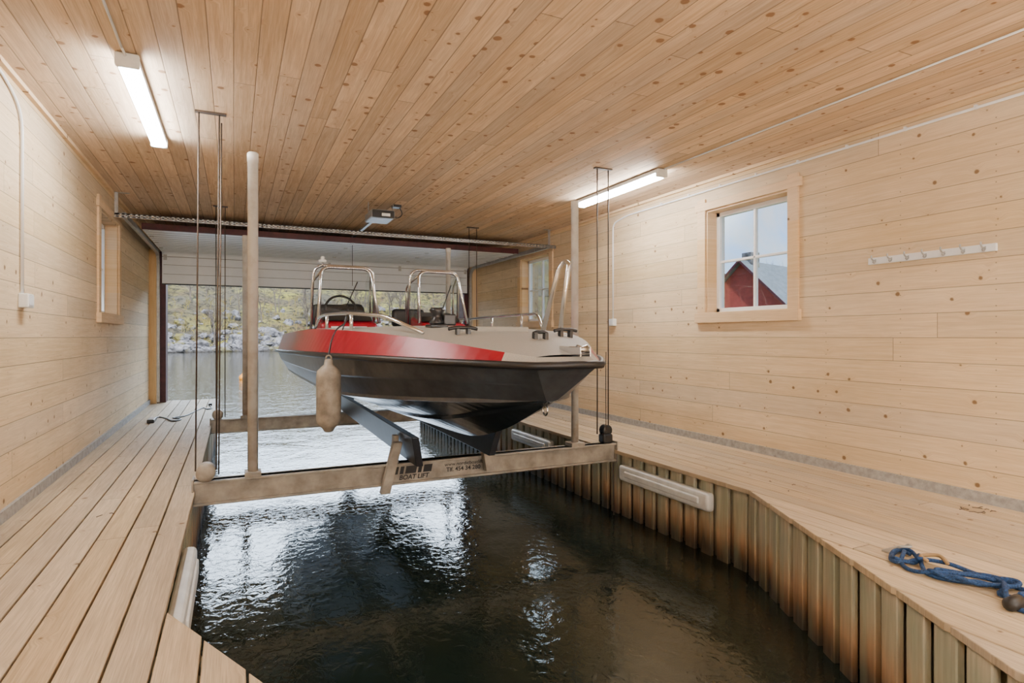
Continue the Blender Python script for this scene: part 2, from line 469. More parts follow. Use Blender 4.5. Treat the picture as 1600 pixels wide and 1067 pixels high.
# ------------------------------------------------------------------ water + exterior
def grid(name, x0, x1, y0, y1, nx, ny, fz, mat, smooth=True):
    V = []; F = []
    for j in range(ny+1):
        for i in range(nx+1):
            x = x0+(x1-x0)*i/nx; y = y0+(y1-y0)*j/ny; V.append((x, y, fz(x, y)))
    for j in range(ny):
        for i in range(nx):
            a = j*(nx+1)+i; F.append((a, a+1, a+nx+2, a+nx+1))
    return mesh_obj(name, V, F, mat, smooth=smooth)
grid('water', -160, 220, -40, 130, 4, 4, lambda x, y: ZW, M_water)
def shz(x, y):
    sh = 70+4*math.sin(x*.06)+2.5*noise.noise(Vector((x*.12, 3, 0)))
    t = y-sh
    z = -2.4+min(t, 8)*.32+max(t-8, 0)*.42
    z += 1.2*noise.noise(Vector((x*.16, y*.16, 0)))*min(1, max(0, t)/5)+.5*noise.noise(Vector((x*.5, y*.5, 5)))
    return z
grid('shore', -90, 140, 62, 122, 220, 80, shz, M_shore)

def boulders():
    V, F = [], []
    bm = bmesh.new(); bmesh.ops.create_icosphere(bm, subdivisions=2, radius=1)
    bv = [v.co.copy() for v in bm.verts]; bf = [tuple(v.index for v in f.verts) for f in bm.faces]; bm.free()
    for i in range(2400):
        x = random.uniform(-25, 55)
        t = abs(random.gauss(0, 3.2)) + (random.uniform(4, 12) if random.random() < .10 else 0)
        y = 71+4*math.sin(x*.06)+t
        z = shz(x, y); s = random.uniform(.15, .60)*(1.8 if random.random() < .07 else 1)
        off = Vector((random.uniform(0, 99), random.uniform(0, 99), 0)); sc = Vector((random.uniform(.8, 1.6), random.uniform(.7, 1.2), random.uniform(.5, .95)))
        rot = Matrix.Rotation(random.uniform(0, 6.28), 3, 'Z') @ Matrix.Rotation(random.uniform(-.4, .4), 3, 'X')
        k = len(V)
        for v in bv:
            d = 1+.6*noise.noise(v*1.3+off)
            q = rot @ Vector((v.x*sc.x*d, v.y*sc.y*d, v.z*sc.z*d))*s
            V.append((x+q.x, y+q.y, max(z, -1.9)+q.z*1.0+s*.15))
        F.extend([tuple(a+k for a in f) for f in bf])
    mesh_obj('shore_boulders', V, F, M_rock)
boulders()

def branchy(V, F, base, h, r0, levels, spread, n=4):
    def seg(p, d, L, r, lv):
        q = p+d*L; k = len(V)
        ref = Vector((0, 0, 1)) if abs(d.z) < .9 else Vector((1, 0, 0)); u = d.cross(ref).normalized(); w = d.cross(u)
        for pt, rr in ((p, r), (q, r*.6)):
            for i in range(n):
                a = 2*math.pi*i/n; V.append(pt+(u*math.cos(a)+w*math.sin(a))*rr)
        for i in range(n): F.append((k+i, k+(i+1) % n, k+n+(i+1) % n, k+n+i))
        if lv > 0:
            for _ in range(random.choice((3, 4))):
                f = random.uniform(.45, 1); nd = (d+Vector((random.uniform(-1, 1), random.uniform(-1, 1), random.uniform(-.25, .6)))*spread).normalized()
                seg(p+d*L*f, nd, L*random.uniform(.5, .75), r*.5, lv-1)
    seg(Vector(base), Vector((random.uniform(-.1, .1), random.uniform(-.1, .1), 1)).normalized(), h, r0, levels)
V, F = [], []
for i in range(90):
    x = random.uniform(-22, 50); y = 72+4*math.sin(x*.06)+random.uniform(3, 18)
    branchy(V, F, (x, y, shz(x, y)-.2), random.uniform(2.0, 3.4), random.uniform(.08, .15), 4, .75, 3)
for i in range(16):
    x = random.uniform(30, 62); y = random.uniform(25, 48)
    branchy(V, F, (x, y, -1), random.uniform(2.6, 3.6), .12, 4, .75, 3)
mesh_obj('bare_trees', V, F, M_bark)
V, F = [], []
for i in range(650):
    x = random.uniform(-25, 52); y = 72+4*math.sin(x*.06)+random.uniform(3, 16)
    branchy(V, F, (x, y, shz(x, y)-.1), random.uniform(.35, .8), .035, 3, 1.0, 3)
mesh_obj('shore_shrubs', V, F, M_shrub)

lathe('mooring_buoy', [(.02, -.12), (.09, -.10), (.13, -.02), (.13, .05), (.09, .12), (.03, .15), (.015, .2)], (.3, 25.5, ZW+.05), M_buoy)

mesh_obj('ground', [(XR+.25, -30, -1.75), (XR+.25, YF+.5, -1.75), (14, 24, -1.75), (40, 60, -1.75), (120, 60, -1.75), (120, -30, -1.75),
                    (XR+.25, -30, -1.15), (XR+.25, YF+.5, -1.15), (14, 24, -1.15), (40, 60, -1.15), (120, 60, -.6), (120, -30, -.6)],
         [(11, 10, 9, 8, 7, 6), (0, 1, 7, 6), (1, 2, 8, 7), (2, 3, 9, 8), (3, 4, 10, 9), (4, 5, 11, 10), (5, 0, 6, 11)], M_grass)
def house():
    e = empty('red_house')
    G = Vector((23.4, 22.2, 0)); r = Vector((.97, .24, 0)).normalized(); w = Vector((r.y, -r.x, 0))
    hw, L, ze, za, zg = 2.1, 11, 1.7, 3.75, -1.2
    def P(a, b, z): q = G+r*a+w*b; return (q.x, q.y, z)
    V = [P(0, -hw, zg), P(0, hw, zg), P(0, hw, ze), P(0, 0, za), P(0, -hw, ze), P(L, -hw, zg), P(L, hw, zg), P(L, hw, ze), P(L, 0, za), P(L, -hw, ze)]
    mesh_obj('walls', V, [(0, 4, 3, 2, 1), (5, 6, 7, 8, 9), (0, 1, 6, 5), (1, 2, 7, 6), (0, 5, 9, 4)], M_house, e)
    for sgn in (1, -1):
        o, ex = .35, .3; sl = (za-ze)/hw
        A = [P(-o, 0, za+.12), P(-o, sgn*(hw+ex), ze-sl*ex+.12), P(L+o, sgn*(hw+ex), ze-sl*ex+.12), P(L+o, 0, za+.12)]
        B = [(x, y, z-.1) for x, y, z in A]
        mesh_obj('roof_slope', A+B, [(0, 1, 2, 3), (7, 6, 5, 4), (0, 4, 5, 1), (1, 5, 6, 2), (2, 6, 7, 3), (3, 7, 4, 0)], M_roof, e)
        A = [P(-o-.03, 0, za+.13), P(-o-.03, sgn*(hw+ex), ze-sl*ex+.13)]
        q = [A[0], A[1], (A[1][0], A[1][1], A[1][2]-.14), (A[0][0], A[0][1], A[0][2]-.14)]
        mesh_obj('bargeboard', q+[(x+r.x*.03, y+r.y*.03, z) for x, y, z in q], [(0, 1, 2, 3), (7, 6, 5, 4), (0, 4, 5, 1), (1, 5, 6, 2), (2, 6, 7, 3), (3, 7, 4, 0)], M_redframe, e)
    c = G+r*.8
    box('chimney', (c.x-.3, c.y-.3, za-.4), (c.x+.3, c.y+.3, za+.55), M_rock, e)
    return e
house()

# ------------------------------------------------------------------ light fixtures
def fixture(name, x, y0, y1):
    e = empty(name)
    box('housing', (x-.055, y0, ZC-.045), (x+.055, y1, ZC-.008), M_white, e, .008)
    box('end_cap', (x-.06, y0-.03, ZC-.085), (x+.06, y0+.01, ZC-.008), M_plastic, e, .01)
    box('end_cap', (x-.06, y1-.01, ZC-.085), (x+.06, y1+.03, ZC-.008), M_plastic, e, .01)
    box('diffuser', (x-.048, y0+.01, ZC-.09), (x+.048, y1-.01, ZC-.045), M_tube, e, .015)
    boxes('mount_clip', [((x-.02, y0+.2, ZC-.01), (x+.02, y0+.25, ZC)), ((x-.02, y1-.25, ZC-.01), (x+.02, y1-.2, ZC))], M_galv, e)
    return e
fixture('fluorescent_light', -.545, 3.95, 5.5)
fixture('fluorescent_light.001', 3.69, 4.5, 5.95)
fixture('added_ceiling_fill', -.545, -.9, .65)  # this and the next: unseen fill, added behind the camera to even the light
fixture('added_ceiling_fill.001', 3.69, -.9, .65)
def added_wall_fixture(name, x, z0, z1):  # unseen battens added on the back wall to fill the room with light
    e = empty(name); y = YB
    box('housing', (x-.055, y+.008, z0), (x+.055, y+.045, z1), M_white, e, .008)
    box('end_cap', (x-.06, y+.005, z0-.03), (x+.06, y+.085, z0+.01), M_plastic, e, .01)
    box('end_cap', (x-.06, y+.005, z1-.01), (x+.06, y+.085, z1+.03), M_plastic, e, .01)
    box('diffuser', (x-.048, y+.045, z0+.01), (x+.048, y+.09, z1-.01), M_tube, e, .015)
added_wall_fixture('added_wall_fill', -.2, -.7, .8)
added_wall_fixture('added_wall_fill.001', 1.6, -.7, .8)
added_wall_fixture('added_wall_fill.002', 3.4, -.7, .8)

cz = ZC-.012
tubes('electrical_conduit', [fillet([(-.56, .75, cz), (-.56, 3.85, cz)]), [(-.56, 3.8, cz), (-.56, 3.86, cz), (-.55, 3.91, ZC-.03)]], .007, M_white)
tubes('electrical_conduit.001', [[(3.70, .75, cz), (3.70, 4.46, cz)]], .007, M_white)
cd = tubes('electrical_conduit.002', [fillet([(XR-.013, 6.3, .22), (XR-.013, 6.3, 1.44), (XR-.013, 6.0, 1.49), (XR-.013, -2, 1.50)], .08)], .010, M_white)
tubes('electrical_conduit.003', [fillet([(XL+.012, 4.72, .27), (XL+.012, 4.72, 1.42), (XL+.012, 4.4, 1.53), (XL+.012, -2, 1.53)], .15)], .009, M_white)
k = boxes('clips', [((XR-.024, y, 1.486), (XR, y+.015, 1.514)) for y in [i*.45-.5 for i in range(14)]], M_white)
k.parent = cd; k.matrix_parent_inverse = Matrix.Translation(-cd.location)
def outlet(name, x0, x1, y, z):
    e = empty(name)
    box('box', (x0, y-.06, z-.045), (x1, y+.06, z+.045), M_plastic, e, .008)
    s = x1+.003 if x0 < 0 else x0-.003
    a, b = sorted((s, (x1 if x0 < 0 else x0)))
    box('flap', (a, y-.045, z-.03), (b, y+.045, z+.032), M_white, e, .002)
outlet('electrical_outlet', XL, XL+.055, 4.74, .225)
outlet('electrical_outlet.001', XR-.055, XR, 6.3, .175)

def hookrail():
    e = empty('hook_rail')
    box('board', (XR-.022, 2.09, .543), (XR, 2.93, .594), M_white, e, .004)
    for i in range(7):
        y = 2.15+i*.12
        tubes('hook', [smooth_path([(XR-.02, y, .575), (XR-.05, y, .57), (XR-.07, y, .585), (XR-.073, y, .605)], 5),
                       smooth_path([(XR-.02, y, .565), (XR-.04, y, .55), (XR-.055, y, .56)], 4)], .0055, M_galv, e, 8)
hookrail()

# ------------------------------------------------------------------ garage door
def garage():
    e = empty('garage_door')
    zt = 1.36; x0, x1 = DX0+.02, DX1-.02
    ys = [8.80, 9.37, 9.94, 10.51]
    for y in ys:
        box('panel', (x0, y+.004, zt), (x1, y+.566, zt+.04), M_doorw, e, .004)
        boxes('panel_rib', [((x0+.02, y+.19, zt-.003), (x1-.02, y+.20, zt+.002)), ((x0+.02, y+.37, zt-.003), (x1-.02, y+.38, zt+.002)), ((x0+.02, y-.004, zt-.002), (x1-.02, y+.006, zt+.002))], M_seal, e)
        boxes('hinge', [((x, y-.035, zt-.008), (x+.05, y+.035, zt)) for x in (x0+.02, x0+1.3, x0+2.6, x0+3.9, x1-.07)], M_galv, e)
    box('panel', (x0, YF-.075, .86), (x1, YF-.035, zt-.06), M_doorw, e, .004)
    boxes('panel_rib', [((x0+.02, YF-.078, .86+i*.15), (x1-.02, YF-.073, .867+i*.15)) for i in (1, 2)]+[((x0, YF-.079, zt-.068), (x1, YF-.073, zt-.058))], M_seal, e)
    boxes('hinge', [((x, YF-.085, zt-.12), (x+.05, YF-.075, zt-.03)) for x in (x0+.02, x0+1.3, x0+2.6, x0+3.9, x1-.07)], M_galv, e)
    box('bottom_seal', (x0, YF-.07, .84), (x1, YF-.04, .86), M_black, e, .004)
    V = []; n = 6
    for i in range(n+1):
        a = math.pi/2*i/n
        for rr in (.10, .06):
            y = YF-.135+math.sin(a)*rr
            z = (zt-.06)+math.cos(a)*rr
            V += [(x0, y, z), (x1, y, z)]
    F = []
    for i in range(n):
        k = i*4; F += [(k, k+1, k+5, k+4), (k+2, k+6, k+7, k+3)]
    mesh_obj('panel_bend', V, F, M_doorw, e)
    box('top_edge', (x0, 8.76, zt-.005), (x1, 8.80, zt+.075), M_redframe, e, .004)
    box('outer_skin', (x0, 8.80, zt+.041), (x1, 11.05, zt+.048), M_redframe, e)
    for xa, s in ((DX0-.03, -1), (DX1+.03, 1)):
        path = fillet([(xa, 7.82, zt-.01), (xa, YF-.10, zt-.01), (xa, YF-.10, ZF+.02)], .30, 8)
        V, F = [], []
        prof = [(-.02, -.03), (.02, -.03), (.02, .03), (-.02, .03)]
        for i, p in enumerate(path):
            t = (path[min(i+1, len(path)-1)]-path[max(i-1, 0)]).normalized(); nrm = Vector((0, -t.z, t.y))
            for a, b in prof: V.append(p+Vector((a, 0, 0))+nrm*b)
        for i in range(len(path)-1):
            for k in range(4): F.append((i*4+k, i*4+(k+1) % 4, i*4+4+(k+1) % 4, i*4+4+k))
        F += [(0, 1, 2, 3), (len(V)-1, len(V)-2, len(V)-3, len(V)-4)]
        mesh_obj('track', V, F, M_galv, e)
        lathe('cable_drum', [(.06, -.03), (.075, -.03), (.06, -.02), (.06, .02), (.075, .03), (.06, .03)], (xa+(-s)*.08, YF-.12, 1.47), M_galv, e, 20, 'X')
    tubes('torsion_shaft', [[(DX0, YF-.12, 1.47), (DX1, YF-.12, 1.47)]], .014, M_galv, e)
    yr = 7.80; zr = 1.345
    x = XL+.01
    n = 110; dx = (XR-.02-x)/n
    lst = [((x, yr, zr+.006), (XR-.01, yr+.004, zr+.024)), ((x, yr, zr-.024), (XR-.01, yr+.004, zr-.006)), ((x, yr, zr+.020), (XR-.01, yr+.035, zr+.024))]
    for i in range(n+1): lst.append(((x+i*dx-.014, yr, zr-.02), (x+i*dx+.014, yr+.004, zr+.02)))
    boxes('perforated_rail', [((max(a[0], XL+.001), a[1], a[2]), (min(b[0], XR-.001), b[1], b[2])) for a, b in lst], M_galv, e)
    boxes('hanger', [((XL+.03, yr, zr), (XL+.065, yr+.004, ZC)), ((XL+.03, yr, ZC-.004), (XL+.17, yr+.04, ZC)), ((XR-.14, yr, zr), (XR-.105, yr+.004, ZC)),
                     ((XR-.20, yr, ZC-.004), (XR-.08, yr+.04, ZC))], M_galv, e)
    return e
garage()

def opener():
    e = empty('garage_door_opener')
    x = 1.60; y = 7.0
    box('motor_housing', (x-.14, y-.02, 1.40), (x+.14, y+.38, 1.50), M_gray, e, .02)
    box('front_panel', (x-.13, y-.032, 1.405), (x+.13, y-.018, 1.49), M_blackp, e, .01)
    box('lamp_cover', (x-.02, y-.036, 1.42), (x+.08, y-.030, 1.455), M_plastic, e, .003)
    box('drive_rail', (x-.018, y+.36, 1.46), (x+.018, YF-.02, 1.49), M_galv, e)
    boxes('hanger_strap', [((x-.15, y+.1, 1.44), (x-.147, y+.13, ZC)), ((x+.147, y+.1, 1.44), (x+.15, y+.13, ZC)),
                           ((x-.15, y+.1, 1.498), (x+.15, y+.13, 1.502))], M_galv, e)
    tubes('arm', [[(x, 9.0, 1.465), (x, 8.82, 1.39)]], .012, M_galv, e)
    box('trolley', (x-.03, 8.95, 1.44), (x+.03, 9.08, 1.475), M_black, e)
    tubes('power_cable', [smooth_path([(x+.13, y+.15, 1.46), (x+.22, y+.15, 1.45), (x+.27, y+.15, 1.5), (x+.24, y+.15, 1.57), (x+.2, y+.15, 1.595)], 6)], .006, M_black, e)
    box('ceiling_socket', (x+.15, y+.1, 1.57), (x+.25, y+.2, 1.60), M_blackp, e)
    tubes('release_cord', [[(x, 9.0, 1.45), (x, 9.0, .75)]], .004, M_black, e, 6)
opener()

# ------------------------------------------------------------------ boat lift
def lift():
    e = empty('boat_lift')
    for yb in (4.66, 8.05):
        xa, xb = -.255, 3.29
        boxes('cross_beam', [((xa, yb+.03, -1.19), (xb, yb+.10, -1.02)), ((xa, yb, -1.035), (xb, yb+.13, -1.02)), ((xa, yb, -1.19), (xb, yb+.13, -1.172))], M_beam, e, .003)
        boxes('end_plate', [((xa-.012, yb-.01, -1.2), (xa, yb+.14, -1.0)), ((xb, yb-.01, -1.2), (xb+.012, yb+.14, -1.0))], M_beam, e, .002)
        lathe('end_roller', [(.03, -.06), (.062, -.06), (.062, .06), (.03, .06)], (xa+.075, yb+.04, -.96), M_beam, e, 20, 'Y')
        if yb > 6: lathe('end_roller', [(.03, -.06), (.062, -.06), (.062, .06), (.03, .06)], (xb-.075, yb+.04, -.96), M_beam, e, 20, 'Y')
    boxes('sleeve', [((.07, 4.66, -1.02), (.18, 4.79, -.985)), ((2.80, 4.66, -1.02), (2.94, 4.79, -.985)), ((.07, 8.05, -1.02), (.19, 8.18, -.985)), ((2.74, 8.05, -1.02), (2.87, 8.18, -.985))], M_beam, e, .003)
    box('hoist_block', (3.16, 4.68, -1.02), (3.27, 4.78, -.93), M_blackp, e, .02)
    lathe('hoist_sheave', [(.02, -.03), (.055, -.03), (.04, 0), (.055, .03), (.02, .03)], (3.215, 4.73, -.90), M_blackp, e, 18, 'Y')
    for x, y, zt, r in ((.125, 4.725, 1.335, .036), (2.87, 4.725, 1.25, .034), (.13, 8.115, 1.25, .036), (2.80, 8.115, 1.26, .036)):
        lathe('guide_pole', [(r, -1.0), (r, zt-.06), (r*1.08, zt-.06), (r*1.08, zt), (r*.9, zt+.008)], (x, y, 0), M_pole, e, 20)
    P = []
    for x0 in (-.245, -.115): P.append([(x0+.02, 4.74, ZC), (x0 if x0 < -.2 else x0-.0, 4.70, -.95)])
    P.append([(-.085, 4.95, ZC), (-.10, 4.76, -1.0)])
    for x0 in (3.12, 3.245): P.append([(x0, 4.73, ZC), (x0, 4.73, -.93)])
    for x0 in (-.20, -.10, 3.12, 3.24): P.append([(x0, 8.11, ZC), (x0, 8.11, -1.0)])
    tubes('hoist_cable', P, .006, M_wire, e, 6)
    boxes('ceiling_anchor', [((-.25, 4.72, ZC-.012), (-.05, 4.76, ZC)), ((3.09, 4.71, ZC-.012), (3.28, 4.75, ZC)), ((-.23, 8.09, ZC-.012), (-.07, 8.13, ZC)), ((3.09, 8.09, ZC-.012), (3.27, 8.13, ZC))], M_wire, e)
    tubes('drop_cord', [smooth_path([(3.20, 4.70, -.15), (3.19, 4.69, -.5), (3.2, 4.7, -.9)], 5)], .004, M_wire, e, 6)
    tubes('drop_chain', [[(3.26, 4.67, -1.2), (3.27, 4.67, -1.8)]], .006, M_wire, e, 6)
    for x, s in ((1.27, -1), (1.92, 1)):
        t = .028; lean = .05*s
        ya, yb2 = (4.28, 8.55) if s < 0 else (4.42, 8.55)
        zt0, zt1, zb0, zb1 = -.755, -.715, -.985, -.94
        def q(y, z, dx, top): return (x+dx+(lean if top else 0), y, z)
        pts = [q(ya+.05, zb0, -t, 0), q(ya+.05, zb0, t, 0), q(yb2, zb1, t, 0), q(yb2, zb1, -t, 0), q(ya, zt0, -t, 1), q(ya, zt0, t, 1), q(yb2, zt1, t, 1), q(yb2, zt1, -t, 1)]
        hexa('bunk_plank', pts, M_dark, e, .006)
        for yb in (4.66, 8.05):
            boxes('bunk_post', [((x-.05+.06*s, yb+.03, -1.02), (x-.01+.06*s, yb+.10, -.80))], M_beam, e, .003)
    for (xb_, xt_, z0, z1) in ((1.07, 1.17, -1.235, -.84), (1.96, 1.93, -1.14, -.97)):
        w = .036; ya, yb2 = 4.585, 4.655
        pts = [(xb_-w, ya, z0), (xb_+w, ya, z0), (xb_+w, yb2, z0), (xb_-w, yb2, z0), (xt_-w, ya, z1), (xt_+w, ya, z1), (xt_+w, yb2, z1), (xt_-w, yb2, z1)]
        hexa('strut', pts, M_beam, e, .004)
    def txt(s, x, z, size, shear=0.0, bold=0.0):
        cu = bpy.data.curves.new('lettering', 'FONT'); cu.body = s; cu.size = size; cu.shear = shear; cu.offset = bold; cu.extrude = .0008
        o = bpy.data.objects.new('lettering', cu); o.rotation_euler = (math.pi/2, 0, 0); o.location = (x, 4.686, z)
        cu.materials.append(M_black); link(o, e)
    # plain stand-in mark where the maker's logo sits
    V, F = [], []
    for a, b in ((1.14, 1.19), (1.205, 1.235), (1.25, 1.34), (1.355, 1.385), (1.40, 1.47)):
        k = len(V); V += [(a, 4.6865, -1.112), (b, 4.6865, -1.112), (b+.012, 4.6865, -1.052), (a+.012, 4.6865, -1.052)]; F.append((k, k+1, k+2, k+3))
    mesh_obj('maker_mark', V, F, M_black, e)
    txt('BOAT LIFT', 1.20, -1.158, .052, .2, .0012)
    txt('www.nordicboatlift.no', 1.585, -1.085, .044)
    txt('Tlf. 454 34 280', 1.60, -1.13, .05, 0, .0008)
lift()

# ------------------------------------------------------------------ boat
XC = 1.65
def boat():
    e = empty('motorboat')
    K = [(0, 9.2, -.78), (0, 7.6, -.79), (0, 6.2, -.80), (0, 5.2, -.80), (0, 4.6, -.79), (0, 4.1, -.745), (0, 3.6, -.62), (0, 3.25, -.49), (0, 2.99, -.385)]
    C = [(.90, 9.2, -.50), (.92, 7.6, -.49), (.92, 6.2, -.48), (.90, 5.2, -.475), (.82, 4.6, -.46), (.66, 4.05, -.44), (.45, 3.6, -.42), (.22, 3.22, -.40), (.03, 2.97, -.375)]
    R = [(1.08, 9.2, -.21), (1.08, 7.6, -.19), (1.08, 6.2, -.165), (1.07, 5.2, -.15), (1.01, 4.6, -.145), (.86, 4.05, -.145), (.64, 3.5, -.15), (.43, 3.12, -.155), (.20, 2.78, -.16)]
    T = [(1.00, 9.2, .03), (1.00, 7.6, .05), (1.0, 6.2, .065), (.98, 5.2, .06), (.91, 4.6, .045), (.76, 4.05, .02), (.55, 3.5, -.025), (.37, 3.14, -.07), (.17, 2.84, -.115)]
    sub = 5
    def cr(rows): return smooth_path(rows, sub)
    k_, c_, r_, t_ = map(cr, (K, C, R, T)); N = len(k_)
    rows = []
    for i in range(N):
        k, c, r, t = k_[i], c_[i], r_[i], t_[i]
        f = min(1, c.x/.3)
        m1 = k.lerp(c, .48); m2 = m1+Vector((.012*f, 0, .022*f))
        ci = c+Vector((-.0*f, 0, 0)); co = c+Vector((.035*f, 0, .005)); cu = c+Vector((.04*f, 0, .03*f))
        mid = cu.lerp(r, .45)+Vector((.012*f, 0, 0)); mid2 = mid+Vector((.012*f, 0, .012*f))
        rows.append([k, m1, m2, ci, co, cu, mid, mid2, r, t])
    nr = 10
    matseg = [1, 1, 1, 1, 0, 0, 0, 0, 2]
    V, F, FM = [], [], []
    for s in (-1, 1):
        base = len(V)
        for row in rows:
            for p in row: V.append((XC+s*p.x, p.y, p.z))
        for i in range(N-1):
            for j in range(nr-1):
                a = base+i*nr+j; b = a+1; c = a+nr+1; d = a+nr
                F.append((a, b, c, d) if s < 0 else (d, c, b, a))
                mi = matseg[j]
                if j == nr-2 and rows[i][8].y < 3.0: mi = 3
                FM.append(mi)
    h = N*nr
    F.append(tuple(range(0, nr))+tuple(h+j for j in range(nr-1, 0, -1))); FM.append(0)
    o = (N-1)*nr
    F.append(tuple(o+j for j in range(0, nr-1))+tuple(h+o+j for j in range(nr-2, 0, -1))); FM.append(0)
    F.append((o+nr-2, o+nr-1, h+o+nr-1, h+o+nr-2)); FM.append(3)
    mesh_obj('hull', V, F, [M_hull, M_bottom, M_red, M_foredeck], e, FM)
    st = [Vector((XC-p.x-.012, p.y, p.z)) for p in r_]; pt = [Vector((XC+p.x+.012, p.y, p.z)) for p in r_]
    front = [Vector((XC-.12, 2.755, -.158)), Vector((XC, 2.745, -.157)), Vector((XC+.12, 2.755, -.158))]
    tubes('rub_rail', [st+front+pt[::-1]], .022, M_black, e, 8)
    V, F = [], []; idx = [i for i in range(N) if t_[i].y < 5.0]; nx = 8
    for i in idx:
        t = t_[i]
        for j in range(nx+1):
            u = -1+2*j/nx
            V.append((XC+u*t.x, t.y, t.z+.035*(1-u*u)*min(1, t.x/.5)))
    for a in range(len(idx)-1):
        for j in range(nx):
            k = a*(nx+1)+j; F.append((k, k+nx+1, k+nx+2, k+1))
    mesh_obj('foredeck', V, F, M_foredeck, e, smooth=True)
    V, F, FM = [], [], []; idx = [i for i in range(N) if t_[i].y > 4.8]
    for s in (-1, 1):
        b = len(V)
        for i in idx:
            t = t_[i]; V += [(XC+s*t.x, t.y, t.z), (XC+s*(t.x-.16), t.y, t.z+.01), (XC+s*(t.x-.18), t.y, -.42), (XC, t.y, -.42)]
        for a in range(len(idx)-1):
            for j in range(3):
                k = b+a*4+j; q = (k, k+1, k+5, k+4); F.append(q if s > 0 else q[::-1]); FM.append(0)
    mesh_obj('cockpit', V, F, [M_grey], e)
    t = t_[idx[-1]]
    box('bulkhead', (XC-t.x+.17, t.y-.02, -.42), (XC+t.x-.17, t.y, t.z+.02), M_grey, e)
    box('transom_deck', (XC-.95, 8.75, -.42), (XC+.95, 9.19, .0), M_grey, e, .01)
    box('foredeck_hatch', (XC-.25, 3.75, .02), (XC+.25, 4.3, .065), M_foredeck, e, .012)
    for nm, xa, xb, y0 in (('helm', .80, 1.38, 6.25), ('nav', 1.86, 2.38, 6.25)):
        hexa('console_'+nm, [(xa, y0, -.42), (xb, y0, -.42), (xb, y0+.6, -.42), (xa, y0+.6, -.42),
                             (xa, y0+.02, .13), (xb, y0+.02, .13), (xb, y0+.5, .23), (xa, y0+.5, .23)], M_red, e, .03)
        hexa('console_top', [(xa+.03, y0+.12, .16), (xb-.03, y0+.12, .16), (xb-.03, y0+.5, .2), (xa+.03, y0+.5, .2),
                             (xa+.05, y0+.18, .22), (xb-.05, y0+.18, .22), (xb-.05, y0+.48, .28), (xa+.05, y0+.48, .28)], M_blackp, e, .01)
        box('console_stripe', (xa+.1, y0+.0, .05), (xb-.12, y0+.014, .10), M_white, e)
        zb, zt = .17, .70; a0, a1 = y0+.05, y0+.25; ins = .05
        gl = [[(xa, a0, zb), (xb, a0, zb), (xb-ins, a1, zt), (xa+ins, a1, zt)],
              [(xa, a0, zb), (xa+ins, a1, zt), (xa+ins*.5, y0+.55, zt-.1), (xa-.01, y0+.55, zb+.03)],
              [(xb, a0, zb), (xb-ins, a1, zt), (xb-ins*.5, y0+.55, zt-.1), (xb+.01, y0+.55, zb+.03)]]
        for g in gl: mesh_obj('windshield', g, [(0, 1, 2, 3)], M_glass, e)
        tubes('windshield_frame', [fillet([(xa-.02, a0, zb-.03), (xa+ins-.02, a1, zt+.03), (xb-ins+.02, a1, zt+.03), (xb+.02, a0, zb-.03)], .10, 6)], .017, M_alu, e, 10)
        tubes('grab_hoop', [fillet([(xa-.05, y0+.45, .05), (xa-.03, y0+.38, zt+.06), (xb+.03, y0+.38, zt+.06), (xb+.05, y0+.45, .05)], .12, 6)], .015, M_alu, e, 10)
        tubes('windshield_side', [fillet([(xa+ins-.02, a1, zt-.02), (xa-.03, y0+.56, zt-.12), (xa-.03, y0+.56, .06)], .08),
                                  fillet([(xb-ins+.02, a1, zt-.02), (xb+.03, y0+.56, zt-.12), (xb+.03, y0+.56, .06)], .08)], .011, M_alu, e, 8)
        tubes('wiper', [[(xa+.25, a0+.05, zb+.1), (xa+.40, a1-.05, zt-.12)]], .006, M_black, e, 6)
    c = Vector((1.10, 6.92, .30)); ring = [c+Vector((.17*math.cos(a), .05*math.sin(a), .16*math.sin(a))) for a in [i*math.pi/12 for i in range(24)]]
    tubes('steering_wheel', [ring], .014, M_blackp, e, 8, closed=True)
    tubes('steering_spokes', [[c, c+Vector((.17*math.cos(a), .05*math.sin(a), .16*math.sin(a)))] for a in (0.3, 2.84, 4.71)]+[[c, c+Vector((0, -.2, -.08))]], .01, M_blackp, e, 6)
    for x in (1.10, 2.1):
        box('seat_base', (x-.22, 7.25, -.42), (x+.22, 7.7, .02), M_grey, e, .02)
        box('seat_cushion', (x-.23, 7.22, .02), (x+.23, 7.72, .12), M_blackp, e, .04)
        box('seat_back', (x-.22, 7.66, .12), (x+.22, 7.78, .40 if x < 1.5 else .36), M_blackp, e, .05)
    tubes('nav_light_mast', [[(.86, 6.6, .74), (.86, 6.6, .79)]], .010, M_alu, e)
    lathe('nav_light', [(.02, 0), (.04, .01), (.04, .03), (.02, .04), (.02, .065), (.01, .07)], (.86, 6.6, .785), M_plastic, e, 16)
    def rail(pts, posts, nm):
        tubes(nm, [fillet(pts, .09, 6)]+[[(x, y, z0), (x, y, z1)] for x, y, z0, z1 in posts], .0135, M_alu, e, 10)
    rail([(.69, 5.9, .04), (.71, 5.7, .17), (.70, 5.2, .18), (.78, 4.6, .175), (.95, 4.1, .14), (1.12, 3.75, .02)],
         [(.705, 5.15, .04, .18), (.80, 4.55, .03, .17)], 'guard_rail')
    rail([(2.61, 7.9, .04), (2.58, 7.7, .2), (2.58, 6.2, .21), (2.56, 5.2, .21), (2.49, 4.75, .20), (2.45, 4.55, .04)],
         [(2.59, 7.0, .04, .2), (2.58, 6.0, .04, .21), (2.55, 5.2, .04, .21)], 'guard_rail')
    tubes('bow_hoop', [fillet([(2.145, 4.02, .0), (2.225, 3.90, .50), (2.25, 3.86, .565), (2.255, 3.80, .54), (2.175, 3.80, -.02)], .05, 6)], .019, M_alu, e, 12)
